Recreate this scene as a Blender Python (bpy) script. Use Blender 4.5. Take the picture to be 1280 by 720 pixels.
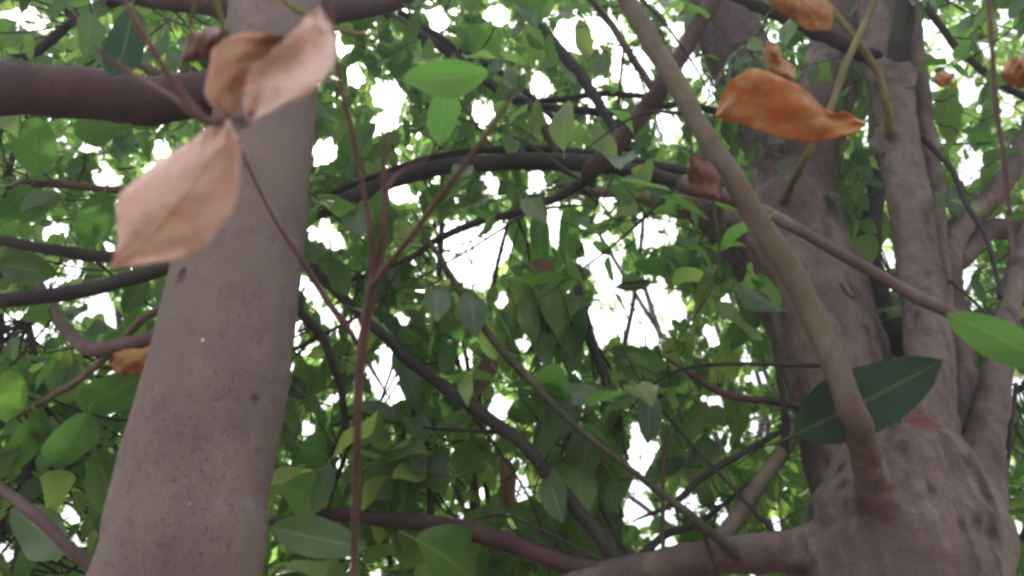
import bpy, bmesh, math, random
import numpy as np
from mathutils import Vector, Matrix
for o in list(bpy.data.objects): bpy.data.objects.remove(o)
random.seed(7); RNG = np.random.default_rng(7)
S = bpy.context.scene; COL = S.collection

# ------------------------------------------------------------------ camera
CAM = Vector((0, 0, 1.5)); PITCH = math.radians(35); FPX = 1005.0
cd = bpy.data.cameras.new('camera'); cam = bpy.data.objects.new('camera', cd); COL.objects.link(cam)
cam.location = CAM; cam.rotation_euler = (math.pi/2 + PITCH, 0, 0)
cd.sensor_width = 36; cd.lens = 36*FPX/1280; cd.clip_start = 0.05; cd.clip_end = 500
cd.dof.use_dof = True; cd.dof.focus_distance = 1.75; cd.dof.aperture_fstop = 4.6
S.camera = cam
# ------------------------------------------------------------------ sky, sun, exposure
W = bpy.data.worlds.new('World'); S.world = W; W.use_nodes = True
wn, wl = W.node_tree.nodes, W.node_tree.links
sky = wn.new('ShaderNodeTexSky'); sky.sky_type = 'NISHITA'; sky.sun_disc = False
SUN_EL, SUN_AZ = 58, 20
sky.sun_elevation = math.radians(SUN_EL); sky.sun_rotation = math.radians(-SUN_AZ)
sky.dust_density = 4; sky.air_density = 1.2
hs = wn.new('ShaderNodeHueSaturation'); hs.inputs['Saturation'].default_value = 0.4    # white overcast sky
wl.new(sky.outputs[0], hs.inputs['Color']); wl.new(hs.outputs[0], wn['Background'].inputs[0])
wn['Background'].inputs[1].default_value = 0.15
sd = bpy.data.lights.new('sun', 'SUN'); sd.energy = 4.0; sd.angle = math.radians(1.5); sd.color = (1, .96, .9)
sun = bpy.data.objects.new('sun', sd); COL.objects.link(sun)
az, el = math.radians(SUN_AZ), math.radians(SUN_EL)
sdir = Vector((-math.sin(az)*math.cos(el), math.cos(az)*math.cos(el), math.sin(el)))
sun.rotation_euler = sdir.to_track_quat('Z', 'Y').to_euler()
S.view_settings.view_transform = 'Standard'; S.view_settings.look = 'None'
S.view_settings.exposure = 1.84; S.view_settings.gamma = 1
S.render.engine = 'CYCLES'
try:
    S.cycles.pixel_filter_type = 'BLACKMAN_HARRIS'; S.cycles.filter_width = 3.0
    S.cycles.max_bounces = 10; S.cycles.transmission_bounces = 6; S.cycles.diffuse_bounces = 6
except Exception: pass

# ------------------------------------------------------------------ geometry of the view: where a sighted point stands
cp, sp = math.cos(PITCH), math.sin(PITCH)
def at(px, py, Y):
    """point seen at px,py that stands Y metres ahead of the viewer (measured along the ground)"""
    u = (px-640)/FPX; v = (360-py)/FPX
    d = Vector((u, cp - v*sp, sp + v*cp)); return CAM + d*(Y/d.y)
def ad(px, py, d):
    u = (px-640)/FPX; v = (360-py)/FPX
    return CAM + Vector((u, cp - v*sp, sp + v*cp))*d
def depth(p): return (p-CAM).dot(Vector((0, cp, sp)))
def at_np(px, py, Y):
    u = (px-640)/FPX; v = (360-py)/FPX
    D = np.stack([u, cp-v*sp, sp+v*cp], -1); return np.array(CAM) + D*(Y/D[:, 1])[:, None]
def ad_np(px, py, d):
    u = (px-640)/FPX; v = (360-py)/FPX
    D = np.stack([u, cp-v*sp, sp+v*cp], -1); return np.array(CAM) + D*d[:, None]
def proj_np(P):
    q = P - np.array(CAM); z = q[..., 1]*cp + q[..., 2]*sp; y = -q[..., 1]*sp + q[..., 2]*cp
    return 640 + FPX*q[..., 0]/z, 360 - FPX*y/z, z

# ------------------------------------------------------------------ materials
def new_mat(name):
    m = bpy.data.materials.new(name); m.use_nodes = True
    nt = m.node_tree; nt.nodes.clear(); return m, nt.nodes, nt.links
def mixc(n, l, fac, a, b, mode='MIX'):
    x = n.new('ShaderNodeMix'); x.data_type = 'RGBA'; x.blend_type = mode
    for s, v in ((0, fac), (6, a), (7, b)):
        if hasattr(v, 'links'): l.new(v, x.inputs[s])
        else: x.inputs[s].default_value = v if s == 0 else (*v, 1)
    return x.outputs[2]
def ramp(n, l, fac, stops):
    r = n.new('ShaderNodeValToRGB'); e = r.color_ramp.elements
    while len(e) < len(stops): e.new(0.5)
    for i, (p, c) in enumerate(stops): e[i].position = p; e[i].color = (*c, 1) if len(c) == 3 else c
    l.new(fac, r.inputs[0]); return r.outputs[0]
def noise(n, l, vec, scale, detail=4, rough=.55, sc=None):
    t = n.new('ShaderNodeTexNoise'); t.inputs['Scale'].default_value = scale
    t.inputs['Detail'].default_value = detail; t.inputs['Roughness'].default_value = rough
    if sc:
        mp = n.new('ShaderNodeMapping'); mp.inputs['Scale'].default_value = sc; l.new(vec, mp.inputs[0]); vec = mp.outputs[0]
    l.new(vec, t.inputs['Vector']); return t.outputs[0]
def bark(name, base, dark, light, speck=.55, moss=None, spots=(), bump=.5, streak=0.0, soft=False):
    """smooth grey-pink bark; spots = (world point, radius, colour, strength)"""
    m, n, l = new_mat(name)
    tc = n.new('ShaderNodeTexCoord'); g = n.new('ShaderNodeNewGeometry'); P = g.outputs['Position']
    big = noise(n, l, P, 9, 5, .6); mid = noise(n, l, P, 45, 5, .65, (1, 1, .6)); fine = noise(n, l, P, 300, 3, .6, (1, 1, .55))
    c = ramp(n, l, big, [(.3, dark), (.52, base), (.74, light)])
    m1 = ramp(n, l, mid, [(.35, (.62, .6, .6)), (.62, (1.1, 1.1, 1.1))])
    c = mixc(n, l, .35 if soft else .5, c, m1, 'MULTIPLY')
    f1 = ramp(n, l, fine, [(.33, (.3, .26, .25)), (.43, (1, 1, 1))])
    c = mixc(n, l, speck, c, f1, 'MULTIPLY')
    v = n.new('ShaderNodeTexVoronoi'); v.inputs['Scale'].default_value = 120; l.new(P, v.inputs['Vector'])
    sel = noise(n, l, P, 30, 2)
    lent = ramp(n, l, v.outputs['Distance'], [(.1, (1, 1, 1)), (.22, (0, 0, 0))])
    selr = ramp(n, l, sel, [(.5, (0, 0, 0)), (.58, (1, 1, 1))])
    lf = mixc(n, l, 1.0, lent, selr, 'MULTIPLY')
    lm = n.new('ShaderNodeMath'); lm.operation = 'MULTIPLY'; l.new(lf, lm.inputs[0]); lm.inputs[1].default_value = .45
    c = mixc(n, l, lm.outputs[0], c, tuple(x*.35 for x in base))
    if moss:
        mo = ramp(n, l, noise(n, l, P, 6, 4, .6), [(.48, (0, 0, 0)), (.66, (.75, .75, .75))])
        c = mixc(n, l, mo, c, moss)
    if streak:
        st = ramp(n, l, noise(n, l, P, 26, 4, .6, (1, 1, .12)), [(.36, (.3, .27, .26)), (.5, (1, 1, 1))])
        c = mixc(n, l, streak, c, st, 'MULTIPLY')
    for pt, rad, colr, k in spots:
        d0 = n.new('ShaderNodeVectorMath'); d0.operation = 'SUBTRACT'; l.new(P, d0.inputs[0]); d0.inputs[1].default_value = pt
        d1 = n.new('ShaderNodeVectorMath'); d1.operation = 'MULTIPLY'; l.new(d0.outputs[0], d1.inputs[0]); d1.inputs[1].default_value = (1, 1, .8 if soft else .5)
        d = n.new('ShaderNodeVectorMath'); d.operation = 'LENGTH'; l.new(d1.outputs[0], d.inputs[0])
        w = n.new('ShaderNodeMath'); w.operation = 'MULTIPLY_ADD'; l.new(mid, w.inputs[0]); w.inputs[1].default_value = rad*2.2
        l.new(d.outputs['Value'], w.inputs[2])
        mr = n.new('ShaderNodeMapRange'); l.new(w.outputs[0], mr.inputs[0])
        mr.inputs[1].default_value = rad*1.4; mr.inputs[2].default_value = rad*2.3; mr.inputs[3].default_value = k; mr.inputs[4].default_value = 0
        c = mixc(n, l, mr.outputs[0], c, colr)
    b = n.new('ShaderNodeBsdfPrincipled'); l.new(c, b.inputs['Base Color']); b.inputs['Roughness'].default_value = .78
    b.inputs['Specular IOR Level'].default_value = .25
    ad_ = n.new('ShaderNodeMath'); ad_.operation = 'ADD'; l.new(mid, ad_.inputs[0])
    hf = n.new('ShaderNodeMath'); hf.operation = 'MULTIPLY'; l.new(fine, hf.inputs[0]); hf.inputs[1].default_value = .5
    l.new(hf.outputs[0], ad_.inputs[1])
    bp = n.new('ShaderNodeBump'); bp.inputs['Strength'].default_value = bump; bp.inputs['Distance'].default_value = .004
    l.new(ad_.outputs[0], bp.inputs['Height']); l.new(bp.outputs[0], b.inputs['Normal'])
    o = n.new('ShaderNodeOutputMaterial'); l.new(b.outputs[0], o.inputs[0]); return m

def leaf_mat(name, cols, under, trans, tw=.42, rough=.42, blotch=None, vein=(.55, .62, .3), vk=.5, spec=.35):
    """cols: two or three colours across individual leaves; UV x across (0..1), y along (0..1)"""
    m, n, l = new_mat(name)
    uv = n.new('ShaderNodeUVMap'); sx = n.new('ShaderNodeSeparateXYZ'); l.new(uv.outputs[0], sx.inputs[0])
    g = n.new('ShaderNodeNewGeometry'); oi = n.new('ShaderNodeObjectInfo')
    a = n.new('ShaderNodeMath'); a.operation = 'ADD'; l.new(g.outputs['Random Per Island'], a.inputs[0]); l.new(oi.outputs['Random'], a.inputs[1])
    fr = n.new('ShaderNodeMath'); fr.operation = 'FRACT'; l.new(a.outputs[0], fr.inputs[0]); R = fr.outputs[0]
    k = len(cols)-1
    c = ramp(n, l, R, [(i/k, cc) for i, cc in enumerate(cols)])
    nz = noise(n, l, g.outputs['Position'], 38, 3)
    c = mixc(n, l, .5, c, ramp(n, l, nz, [(.3, (.7, .72, .7)), (.7, (1.2, 1.18, 1.15))]), 'MULTIPLY')
    # underside paler
    c = mixc(n, l, mathn(n, l, 'MULTIPLY', g.outputs['Backfacing'], .45), c, under)
    # midrib and side veins
    ax = mathn(n, l, 'ABSOLUTE', mathn(n, l, 'SUBTRACT', sx.outputs[0], .5))
    mid = ramp(n, l, ax, [(.012, (1, 1, 1)), (.045, (0, 0, 0))])
    ph = mathn(n, l, 'SUBTRACT', mathn(n, l, 'MULTIPLY', sx.outputs[1], 11.0), mathn(n, l, 'MULTIPLY', ax, 7.0))
    sv = ramp(n, l, mathn(n, l, 'ABSOLUTE', mathn(n, l, 'SUBTRACT', mathn(n, l, 'FRACT', ph, 0), .5)), [(.0, (.2, .2, .2)), (.1, (0, 0, 0))])
    vm = mixc(n, l, 1, mid, sv, 'LIGHTEN')
    vfac = mathn(n, l, 'MULTIPLY', vm, vk)
    c = mixc(n, l, vfac, c, vein)
    tcol = mixc(n, l, mathn(n, l, 'MULTIPLY', vm, .35), ramp(n, l, R, [(0, tuple(x*.75 for x in trans)), (.5, trans), (1, tuple(min(1, x*q) for x, q in zip(trans, (1.3, 1.15, .9))))]), tuple(x*.6 for x in trans))
    if blotch:
        bf = ramp(n, l, noise(n, l, g.outputs['Position'], 60, 4, .65), [(.5, (0, 0, 0)), (.64, (.8, .8, .8))])
        c = mixc(n, l, bf, c, blotch); tcol = mixc(n, l, bf, tcol, blotch)
    b = n.new('ShaderNodeBsdfPrincipled'); l.new(c, b.inputs['Base Color']); b.inputs['Roughness'].default_value = rough
    b.inputs['Specular IOR Level'].default_value = spec
    bp = n.new('ShaderNodeBump'); bp.inputs['Strength'].default_value = .35; bp.inputs['Distance'].default_value = .002
    l.new(mathn(n, l, 'ADD', vm, nz), bp.inputs['Height']); l.new(bp.outputs[0], b.inputs['Normal'])
    t = n.new('ShaderNodeBsdfTranslucent'); l.new(tcol, t.inputs[0])
    mx = n.new('ShaderNodeMixShader'); mx.inputs[0].default_value = tw; l.new(b.outputs[0], mx.inputs[1]); l.new(t.outputs[0], mx.inputs[2])
    o = n.new('ShaderNodeOutputMaterial'); l.new(mx.outputs[0], o.inputs[0]); return m
def mathn(n, l, op, a, b=None):
    x = n.new('ShaderNodeMath'); x.operation = op
    for i, v in enumerate((a, b)):
        if v is None: continue
        if hasattr(v, 'links'): l.new(v, x.inputs[i])
        else: x.inputs[i].default_value = v
    return x.outputs[0]

KNOT_SHADE = (.035, .02, .02)
M = {}
M['barkfar'] = bark('grey_bark', (.17, .13, .12), (.12, .09, .085), (.23, .185, .165), speck=.45)
M['maroon'] = bark('maroon_bark', (.08, .045, .046), (.055, .033, .036), (.11, .07, .07), speck=.4, bump=.5)
M['dark'] = bark('dark_branch_bark', (.036, .031, .031), (.024, .021, .022), (.06, .053, .05), speck=.3, moss=(.045, .048, .032), bump=.5)
M['olive'] = bark('olive_brown_bark', (.135, .105, .078), (.09, .07, .058), (.19, .15, .115), speck=.5, moss=(.10, .095, .05), bump=.5)
M['darkolive'] = bark('dark_olive_bark', (.055, .058, .036), (.04, .042, .03), (.08, .078, .052), speck=.4, bump=.5)
M['redtwig'] = bark('red_brown_twig', (.115, .062, .052), (.08, .045, .04), (.17, .11, .095), speck=.4, bump=.4)
M['pinktwig'] = bark('pink_branch_bark', (.13, .092, .086), (.085, .06, .058), (.18, .138, .128), speck=.45, bump=.4)
M['greentwig'] = bark('yellow_green_twig', (.17, .15, .055), (.11, .1, .04), (.22, .19, .08), speck=.15, bump=.2)
M['tan'] = bark('broken_tan_wood', (.26, .19, .14), (.12, .085, .075), (.36, .29, .24), speck=.4, streak=.6)
M['leaf'] = leaf_mat('green_leaf', [(.022, .048, .026), (.04, .085, .034), (.052, .115, .036), (.06, .10, .06), (.095, .16, .04)], (.085, .14, .07), (.22, .50, .085), tw=.45, vk=.3, rough=.34, spec=.6)
M['leaf_pale'] = leaf_mat('pale_green_leaf', [(.045, .10, .04), (.085, .16, .05), (.09, .13, .08), (.15, .20, .045)], (.13, .19, .09), (.45, .72, .16), tw=.52, vk=.35, rough=.36, spec=.5)
M['leaf_dark'] = leaf_mat('dark_green_leaf', [(.014, .034, .016), (.018, .042, .018)], (.03, .055, .028), (.04, .10, .03), tw=.15, vk=.08, spec=.15, rough=.55)
M['leaf_teal'] = leaf_mat('blue_green_leaf', [(.035, .075, .06), (.04, .085, .062)], (.08, .12, .10), (.06, .16, .08), tw=.2, rough=.35)
M['dry_pink'] = leaf_mat('pink_dry_leaf', [(.72, .50, .43), (.74, .52, .45)], (.72, .51, .45), (.56, .30, .22), tw=.1, rough=.6, vein=(.36, .17, .12), vk=.32)
M['dry_pale'] = leaf_mat('pale_dry_leaf', [(.74, .56, .52), (.76, .58, .54)], (.74, .58, .54), (.62, .42, .36), tw=.08, rough=.6, vein=(.5, .3, .24), vk=.25)
M['dry_brown'] = leaf_mat('brown_dry_leaf', [(.38, .21, .12), (.42, .24, .14)], (.40, .24, .16), (.5, .2, .07), tw=.3, rough=.65, vein=(.25, .13, .09), blotch=(.45, .16, .05))
M['dry_orange'] = leaf_mat('orange_dry_leaf', [(.40, .18, .045), (.46, .21, .05)], (.44, .22, .08), (.55, .2, .04), tw=.35, rough=.5, vein=(.5, .3, .15), vk=.4, blotch=(.5, .33, .2))
M['dry_rust'] = leaf_mat('rusty_dry_leaf', [(.16, .08, .06), (.24, .11, .07)], (.2, .11, .08), (.2, .09, .05), tw=.3, rough=.6, vein=(.2, .1, .08))
M['dry_dull'] = leaf_mat('dull_dry_leaf', [(.17, .11, .09), (.23, .15, .12)], (.2, .14, .12), (.2, .11, .07), tw=.3, rough=.7, vein=(.12, .08, .06))
M['yellow'] = leaf_mat('yellow_leaf', [(.55, .42, .05), (.6, .36, .06)], (.5, .42, .1), (.8, .6, .06), tw=.4)

# ------------------------------------------------------------------ helpers
def tag(o, label, cat, group=None):
    o['label'] = label; o['category'] = cat
    if group: o['group'] = group
    return o
def empty(name, loc):
    o = bpy.data.objects.new(name, None); COL.objects.link(o); o.location = loc; o.empty_display_size = .1; return o
def link(name, me, mat, parent=None, smooth=True):
    if mat and not me.materials: me.materials.append(mat)
    if smooth and len(me.polygons): me.polygons.foreach_set('use_smooth', np.ones(len(me.polygons), bool))
    o = bpy.data.objects.new(name, me); COL.objects.link(o)
    if parent:
        o.parent = parent; o.location = -root_loc(parent)
    return o
def root_loc(p):
    v = Vector((0, 0, 0))
    while p: v += p.location; p = p.parent
    return v
def catmull(pts, per=6):
    P = [np.array(p, float) for p in pts]; P = [2*P[0]-P[1]] + P + [2*P[-1]-P[-2]]; out = []
    for i in range(1, len(P)-2):
        a, b, c, d = P[i-1:i+3]
        for k in range(per):
            t = k/per; out.append(.5*((2*b)+(c-a)*t+(2*a-5*b+4*c-d)*t*t+(3*b-a-3*c+d)*t**3))
    out.append(P[-2]); return np.array(out)
def tube_geo(path, seg=10, wob=.06, seed=0, base=0):
    """path: rows of x,y,z,r -> vertices and faces of a closed tapering tube with an uneven skin"""
    r = np.random.default_rng(seed); V = []; F = []; n = len(path)
    T = np.gradient(path[:, :3], axis=0); T /= np.linalg.norm(T, axis=1)[:, None]+1e-9
    u = np.cross(T[0], (0, 0, 1.0) if abs(T[0][2]) < .9 else (1.0, 0, 0)); u /= np.linalg.norm(u)
    ang = np.arange(seg)*2*math.pi/seg; phs = r.uniform(0, 6.28, 4)
    for i in range(n):
        u = u - T[i]*np.dot(u, T[i]); u /= np.linalg.norm(u); w = np.cross(T[i], u)
        k = 1 + wob*(np.sin(ang*2+phs[0]+i*.21)*.5+np.sin(ang*3+phs[1]-i*.33)*.35+math.sin(i*.8+phs[2])*.35+r.normal(0, .25, seg)*.4)
        ring = path[i, :3] + (np.cos(ang)[:, None]*u + np.sin(ang)[:, None]*w)*(path[i, 3]*k)[:, None]
        V.append(ring)
    V = np.concatenate(V)
    for i in range(n-1):
        for j in range(seg):
            a = base+i*seg+j; b = base+i*seg+(j+1) % seg; F.append((a, b, b+seg, a+seg))
    F.append(tuple(base+j for j in range(seg))[::-1]); F.append(tuple(base+(n-1)*seg+j for j in range(seg)))
    return V, F
def px_path(spec, per=6):
    """spec rows: px, py, Y, radius in px"""
    rows = []
    for px, py, Y, r in spec:
        p = at(px, py, Y); rows.append((*p, r*depth(p)/FPX))
    return catmull(rows, per)
LIMBS = {}
def branch(parent, spec, mat, name='branch', seg=10, wob=.10, per=7, path=None, kink=.2):
    path = px_path(spec, per) if path is None else path
    # small natural kinks
    r = np.random.default_rng(int(abs(path[0, 0]*1e4)+path[-1, 2]*1e3) % 99991)
    j = r.normal(0, 1, (len(path), 3)); j[1:-1] = (j[:-2]+j[1:-1]+j[2:])/3
    path = path.copy(); path[1:-1, :3] += j[1:-1]*path[1:-1, 3:4]*kink
    V, F = tube_geo(path, seg, wob, seed=int(r.integers(1e6)))
    me = bpy.data.meshes.new(name); me.from_pydata(V.tolist(), [], F); me.update()
    if parent is not None: LIMBS.setdefault(parent.name, []).append(path)
    return link(name, me, mat, parent)

# leaf templates: x across, y along (length 1), z normal
def leaf_template(nseg, width, fold, bend, twist, wave, petiole=.12, seed=0, cols=1):
    r = np.random.default_rng(seed); V = []; UV = []; F = []; FU = []
    ts = np.linspace(0, 1, nseg+1); asym = r.uniform(-.05, .05); p0 = r.uniform(0, 6)
    cx = np.linspace(-1, 1, 2*cols+1)
    def pos(s, t):
        w = width*.5*(math.sin(math.pi*min(1, t**.92))**.72)*(1-.12*t)
        if t > .93: w *= .8
        x = s*w*(1+asym*s); z = abs(s)*w*fold*(1+.35*math.sin(t*5+p0)) + wave*width*math.sin(t*9+p0+s*2)*abs(s)
        y = t; th = bend*t; yy = math.sin(th)/bend if abs(bend) > 1e-3 else t; zz = -(1-math.cos(th))/bend if abs(bend) > 1e-3 else 0
        a = twist*(t-.3); xr = x*math.cos(a)-z*math.sin(a); zr = x*math.sin(a)+z*math.cos(a)
        return (xr, petiole+yy*(1-petiole), zz*(1-petiole)+zr)
    rows = []
    for t in ts:
        if t in (0, 1):
            V.append(pos(0, t)); UV.append((.5, t)); rows.append([len(V)-1])
        else:
            row = []
            for s in cx: V.append(pos(s, t)); UV.append((.5+s*.5, t)); row.append(len(V)-1)
            rows.append(row)
    for a, b in zip(rows[:-1], rows[1:]):
        m = len(cx)-1
        for k in range(m):
            if len(a) == 1: F.append((a[0], b[k+1], b[k]))
            elif len(b) == 1: F.append((a[k], a[k+1], b[0]))
            else: F.append((a[k], a[k+1], b[k+1], b[k]))
    if petiole and nseg > 5:
        q = .011; b0 = len(V)
        for y in (0, petiole+.02):
            for k in range(3):
                V.append((q*math.cos(k*2.094), y, q*math.sin(k*2.094)-(.0 if y else 0))); UV.append((.5, 0))
        for k in range(3): F.append((b0+k, b0+(k+1) % 3, b0+3+(k+1) % 3, b0+3+k))
    return np.array(V), np.array(UV), F
def tmesh(name, tpl, mat):
    V, UV, F = tpl; me = bpy.data.meshes.new(name); me.from_pydata(V.tolist(), [], F); me.update()
    uv = me.uv_layers.new(name='UVMap'); li = np.array([v for f in F for v in f]); uv.data.foreach_set('uv', UV[li].astype(np.float32).ravel())
    me.materials.append(mat); me.polygons.foreach_set('use_smooth', np.ones(len(F), bool)); return me
HI = [leaf_template(8, w, f, b, tw, wv, seed=i) for i, (w, f, b, tw, wv) in enumerate([
    (.41, .35, .35, .1, .06), (.45, .22, .7, -.3, .08), (.40, .5, .2, .3, .05), (.42, .15, -.3, .2, .10), (.48, .3, .9, .05, .06), (.42, .4, .5, -.5, .09), (.36, .28, .15, .5, .06)])]
LO = [leaf_template(4, w, f, b, tw, .05, petiole=.06, seed=20+i) for i, (w, f, b, tw) in enumerate([
    (.42, .35, .35, .1), (.46, .22, .7, -.3), (.42, .5, .2, .3), (.44, .15, -.3, .2), (.44, .3, .9, .05)])]
HIM = {k: [tmesh('leaf', t, M[k]) for t in HI] for k in ('leaf', 'leaf_dark', 'leaf_pale', 'leaf_teal', 'dry_rust', 'dry_dull', 'yellow', 'dry_orange')}

FINE = [leaf_template(16, w, f, b, tw, wv, seed=i, cols=3) for i, (w, f, b, tw, wv) in enumerate([
    (.41, .35, .35, .1, .06), (.45, .22, .7, -.3, .05), (.40, .5, .2, .3, .05), (.42, .15, -.3, .2, .04), (.48, .3, .9, .05, .06), (.42, .4, .5, -.5, .07), (.36, .28, .15, .5, .05)])]
FINEM = {k: [tmesh('leaf', t, M[k]) for t in FINE] for k in HIM}
def join_leaves(name, tpls, base, ax, nor, size, mat, parent, kind):
    """all leaves in one mesh, kind = stuff"""
    n = len(base); which = kind % len(tpls); Vs = []; UVs = []; loops = []; starts = []; off = 0; lp = 0; tot = []
    side = np.cross(ax, nor)
    for q, (V, UV, F) in enumerate(tpls):
        idx = np.where(which == q)[0]
        if not len(idx): continue
        R = np.stack([side[idx], ax[idx], nor[idx]], -1)*size[idx][:, None, None]
        W_ = np.einsum('nij,vj->nvi', R, V)+base[idx][:, None, :]
        Vs.append(W_.reshape(-1, 3)); li = np.array([v for f in F for v in f]); ln = np.array([len(f) for f in F])
        loops.append((li[None]+(np.arange(len(idx))*len(V))[:, None]+off).ravel()); UVs.append(np.tile(UV[li], (len(idx), 1)))
        tot.append(np.tile(ln, len(idx))); off += len(idx)*len(V)
    V = np.concatenate(Vs); L = np.concatenate(loops); T = np.concatenate(tot); st = np.concatenate([[0], np.cumsum(T)[:-1]])
    me = bpy.data.meshes.new(name); me.vertices.add(len(V)); me.vertices.foreach_set('co', V.astype(np.float32).ravel())
    me.loops.add(len(L)); me.loops.foreach_set('vertex_index', L.astype(np.int32))
    me.polygons.add(len(T)); me.polygons.foreach_set('loop_start', st.astype(np.int32)); me.polygons.foreach_set('loop_total', T.astype(np.int32))
    me.update(calc_edges=True); me.validate()
    uv = me.uv_layers.new(name='UVMap'); uv.data.foreach_set('uv', np.concatenate(UVs).astype(np.float32).ravel())
    o = link(name, me, mat, parent); o['kind'] = 'stuff'; return o
def leaf_obj(parent, me, base, ax, nor, size, name='leaf'):
    ax = Vector(ax).normalized(); nor = Vector(nor); nor = (nor-ax*nor.dot(ax)).normalized(); side = ax.cross(nor)
    o = bpy.data.objects.new(name, me); COL.objects.link(o)
    m = Matrix((side, ax, nor)).transposed().to_4x4() @ Matrix.Scale(size, 4)
    m.translation = Vector(base)-(root_loc(parent) if parent else Vector()); o.parent = parent; o.matrix_basis = m; return o

# ------------------------------------------------------------------ ground
bm = bmesh.new(); bmesh.ops.create_grid(bm, x_segments=120, y_segments=120, size=60)
for v in bm.verts:
    v.co.z = .05*math.sin(v.co.x*1.1+1)*math.cos(v.co.y*.9)+.02*math.sin(v.co.x*5)*math.sin(v.co.y*4.3)
me = bpy.data.meshes.new('ground'); bm.to_mesh(me)
gm, n, l = new_mat('leaf_litter_soil'); g = n.new('ShaderNodeNewGeometry')
vo = n.new('ShaderNodeTexVoronoi'); vo.inputs['Scale'].default_value = 16; l.new(g.outputs['Position'], vo.inputs['Vector'])
c = ramp(n, l, noise(n, l, vo.outputs['Position'], 9, 2), [(.3, (.07, .045, .03)), (.5, (.19, .12, .075)), (.7, (.3, .2, .13))])
b = n.new('ShaderNodeBsdfPrincipled'); b.inputs['Roughness'].default_value = .9; l.new(c, b.inputs['Base Color'])
bp = n.new('ShaderNodeBump'); bp.inputs['Distance'].default_value = .03; l.new(vo.outputs['Distance'], bp.inputs['Height']); l.new(bp.outputs[0], b.inputs['Normal'])
oo = n.new('ShaderNodeOutputMaterial'); l.new(b.outputs[0], oo.inputs[0])
go = link('ground', me, gm); go['kind'] = 'structure'

# ------------------------------------------------------------------ left tree
def ground_xy(px, py, Y): p = at(px, py, Y); return Vector((p.x, p.y, 0))
A = empty('tree', ground_xy(215, 760, 1.0))
tag(A, 'left tree, one smooth straight pinkish grey trunk behind the hanging pink dry leaves', 'tree', 'broadleaf trees of the grove')
p = at(222, 720, 1.0)
rows = [(p.x-.10, 1.0, -.1, .16), (p.x-.085, 1.0, .25, .128), (p.x-.06, 1.0, .8, .112), (p.x-.035, 1.0, 1.2, .104), (p.x-.022, 1.0, 1.5, .1)]
for px, py, r in [(222, 720, 101), (234, 643, 95), (254, 553, 90.5), (273, 470, 86), (291, 372, 80), (300, 320, 76), (318, 235, 66), (332, 139, 61), (341, 60, 58), (348, -30, 54), (362, -160, 46)]:
    q = at(px, py, 1.0); rows.append((*q, r*depth(q)/FPX))
trunkA = branch(A, None, None, 'trunk', seg=48, wob=.007, kink=0.0, path=catmull(rows, 8))
brA = [
 ([(300, 108, 1.0, 32), (240, 122, .98, 28), (170, 124, .95, 31), (90, 116, .92, 33), (0, 112, .88, 33), (-120, 118, .82, 33)], 'maroon', 16),
 ([(330, 10, 1.05, 20), (250, 4, 1.1, 14), (180, -4, 1.15, 12), (90, -30, 1.2, 10)], 'maroon', 12),
 ([(345, 20, 1.05, 22), (420, 12, 1.12, 18), (480, 4, 1.2, 13), (560, -18, 1.3, 9)], 'maroon', 12),
 ([(300, 315, 1.04, 12), (226, 329, 1.06, 10), (165, 348, 1.08, 9.5), (100, 364, 1.1, 9.5), (0, 376, 1.1, 9.5), (-100, 385, 1.1, 9)], 'dark', 12),
 ([(290, 330, 1.06, 8), (213, 325, 1.14, 7), (135, 321, 1.2, 8), (62, 312, 1.22, 7.5), (0, 300, 1.25, 6.5), (-90, 280, 1.3, 6)], 'dark', 10),
 ([(300, 225, 1.06, 7), (200, 238, 1.15, 6), (140, 237, 1.2, 5), (60, 229, 1.25, 6), (0, 233, 1.3, 6), (-80, 240, 1.3, 5)], 'redtwig', 10),
 ([(270, 415, 1.06, 12), (205, 420, 1.1, 11), (150, 433, 1.14, 10), (112, 436, 1.17, 9), (80, 408, 1.25, 8), (58, 370, 1.32, 6), (30, 320, 1.4, 4)], 'pinktwig', 12),
 ([(245, 330, 1.08, 7), (213, 377, 1.1, 6), (175, 402, 1.12, 5.5), (140, 440, 1.15, 5), (90, 480, 1.2, 4.5), (20, 520, 1.3, 4)], 'olive', 8),
 ([(200, 760, 1.1, 11), (120, 712, 1.1, 9), (60, 660, 1.1, 8), (0, 612, 1.12, 7.5), (-90, 550, 1.15, 6)], 'pinktwig', 10),
 ([(20, 90, 1.25, 6), (55, 58, 1.22, 6.5), (92, 28, 1.2, 6), (150, 0, 1.15, 6), (240, -25, 1.08, 7)], 'dark', 8),
 ([(60, -10, 1.1, 6), (95, 22, 1.12, 6), (130, 55, 1.1, 5.5), (200, 95, 1.05, 6)], 'olive', 8),
 ([(340, 200, 1.06, 6), (371, 374, 1.2, 6), (399, 415, 1.25, 5.5), (424, 478, 1.3, 5), (436, 560, 1.4, 4)], 'dark', 8),
 ([(20, 760, 1.6, 9), (30, 640, 1.6, 8), (38, 540, 1.6, 7), (45, 470, 1.6, 5), (35, 400, 1.6, 4)], 'dark', 8),
]
for sp_, mt, sg in brA: branch(A, sp_, M[mt], seg=sg, wob=.035 if sg > 11 else .09, kink=.08 if sg > 11 else .2)

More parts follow.
